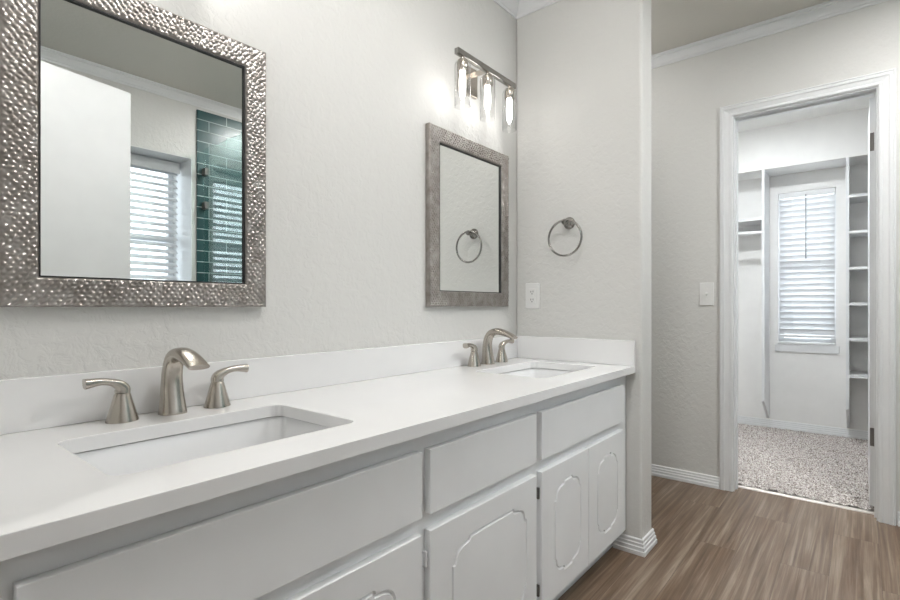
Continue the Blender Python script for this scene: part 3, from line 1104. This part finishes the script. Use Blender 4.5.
# ------------------------------------------------------------------ vanity lights
def make_vanity_light(loc, label):
    X, Y, Z = loc          # X centre, Y wall, Z centre of bar
    r = thing('vanity_light', label, 'wall light', loc, 'three-bulb vanity lights')
    yb = Y - 0.110
    obj('wall_plate', box(X - 0.060, X + 0.060, Y - 0.018, Y - 0.0005, Z - 0.075, Z + 0.045, bev=0.003), M['nickel'], r)
    bm = bmesh.new()
    add_box(bm, X - 0.009, X + 0.009, yb + 0.010, Y - 0.0175, Z - 0.008, Z + 0.008, bev=0.002)
    obj('arm', bm, M['nickel'], r)
    obj('bar', box(X - 0.203, X + 0.203, yb - 0.010, yb + 0.010, Z - 0.011, Z + 0.011, bev=0.0015), M['ring_metal'], r)
    for dx in (-0.166, 0.0, 0.164):
        x = X + dx
        bm = bmesh.new()
        add_lathe(bm, [(0.006, -0.0105), (0.006, -0.022), (0.019, -0.024), (0.021, -0.028), (0.021, -0.064), (0.019, -0.067), (0.013, -0.068)], (x, yb, Z))
        obj('socket', bm, M['nickel'], r, True, 40)
        bm = bmesh.new()
        prof = [(0.0225, -0.030), (0.028, -0.034), (0.031, -0.042), (0.031, -0.200), (0.0300, -0.201), (0.0292, -0.200), (0.0292, -0.043), (0.0270, -0.036), (0.0225, -0.032)]
        add_lathe(bm, prof, (x, yb, Z), n=32, cap=False)
        obj('shade', bm, M['shade_glass'], r, True, 60)
        bm = bmesh.new()
        add_lathe(bm, [(0.0105, -0.0685), (0.0108, -0.080), (0.0125, -0.098), (0.0125, -0.135), (0.0100, -0.155), (0.005, -0.168), (0.0008, -0.171)], (x, yb, Z), n=18)
        obj('bulb', bm, M['bulb'], r, True, 60)
    return r
vl = make_vanity_light((1.679, YW, 1.968), 'nickel bar light with three clear glass shades above the far mirror')
dup(vl, (0.440, YW, 1.995), 'nickel bar light with three clear glass shades above the near mirror')

# ------------------------------------------------------------------ towel ring
ty, tz = 1.004, 1.379
tr = thing('towel_ring', 'round polished metal towel ring on the partition wall', 'towel ring', (XS, ty, tz))
bm = bmesh.new()
add_lathe(bm, [(0.027, 0.0005), (0.027, 0.005), (0.024, 0.009), (0.017, 0.011), (0.012, 0.016), (0.010, 0.034), (0.013, 0.038), (0.013, 0.052), (0.010, 0.056), (0.002, 0.057)], (XS, ty, tz), axis='-x', n=24)
obj('mount', bm, M['ring_metal'], tr, True, 40)
bm = bmesh.new()
R_ = 0.078
add_tube(bm, [(XS - 0.046 , ty + R_ * math.sin(a), tz - R_ + 0.008 + R_ * math.cos(a)) for a in np.linspace(0, 2 * PI, 48, endpoint=False)], 0.0047, 12, True)
obj('ring', bm, M['ring_metal'], tr, True)

# ------------------------------------------------------------------ outlet and switch
oy, oz = 1.189, 1.057
ol = thing('wall_outlet', 'white double outlet on the partition wall above the side splash', 'outlet', (XS, oy, oz - 0.06))
obj('cover_plate', box(XS - 0.007, XS - 0.0005, oy - 0.037, oy + 0.037, oz - 0.060, oz + 0.060, bev=0.003, seg=3), M['plastic'], ol)
obj('receptacle_body', box(XS - 0.0095, XS - 0.0065, oy - 0.0165, oy + 0.0165, oz - 0.034, oz + 0.034, bev=0.001), M['plastic'], ol)
for s_ in (-1, 1):
    zc = oz + s_ * 0.0185
    bm = bmesh.new()
    add_box(bm, XS - 0.0102, XS - 0.0093, oy + 0.0045, oy + 0.0070, zc - 0.003, zc + 0.006)
    add_box(bm, XS - 0.0102, XS - 0.0093, oy - 0.0070, oy - 0.0045, zc - 0.002, zc + 0.006)
    add_lathe(bm, [(0.0026, 0.0093), (0.0026, 0.0102)], (XS, oy, zc - 0.0085), axis='-x', n=10)
    obj('socket_slots', bm, M['dark'], ol)['label'] = 'dark plug slots'
bm = bmesh.new()
for s_ in (-1, 1):
    add_box(bm, XS - 0.0106, XS - 0.0093, oy - 0.006, oy + 0.006, oz + s_ * 0.0032 - 0.0022, oz + s_ * 0.0032 + 0.0022)
obj('test_buttons', bm, M['plastic'], ol)

sy, sz = 0.666, 1.077
ls = thing('light_switch', 'white toggle light switch on the grey wall left of the closet door', 'light switch', (XD, sy, sz - 0.065))
obj('cover_plate', box(XD - 0.007, XD - 0.0005, sy - 0.036, sy + 0.036, sz - 0.064, sz + 0.064, bev=0.003, seg=3), M['plastic'], ls)
bm = bmesh.new()
add_box(bm, -0.013, 0.0, -0.004, 0.004, -0.006, 0.006, bev=0.001)
bmesh.ops.rotate(bm, verts=bm.verts[:], cent=(0, 0, 0), matrix=Matrix.Rotation(math.radians(22), 3, 'Y'))
for v in bm.verts:
    v.co += Vector((XD - 0.0065, sy, sz))
obj('toggle', bm, M['plastic'], ls)
for s_ in (-1, 1):
    bm = bmesh.new()
    add_lathe(bm, [(0.0032, 0.0068), (0.0028, 0.0080), (0.0006, 0.0082)], (XD, sy, sz + s_ * 0.030), axis='-x', n=12)
    obj('screw', bm, M['plastic'], ls)
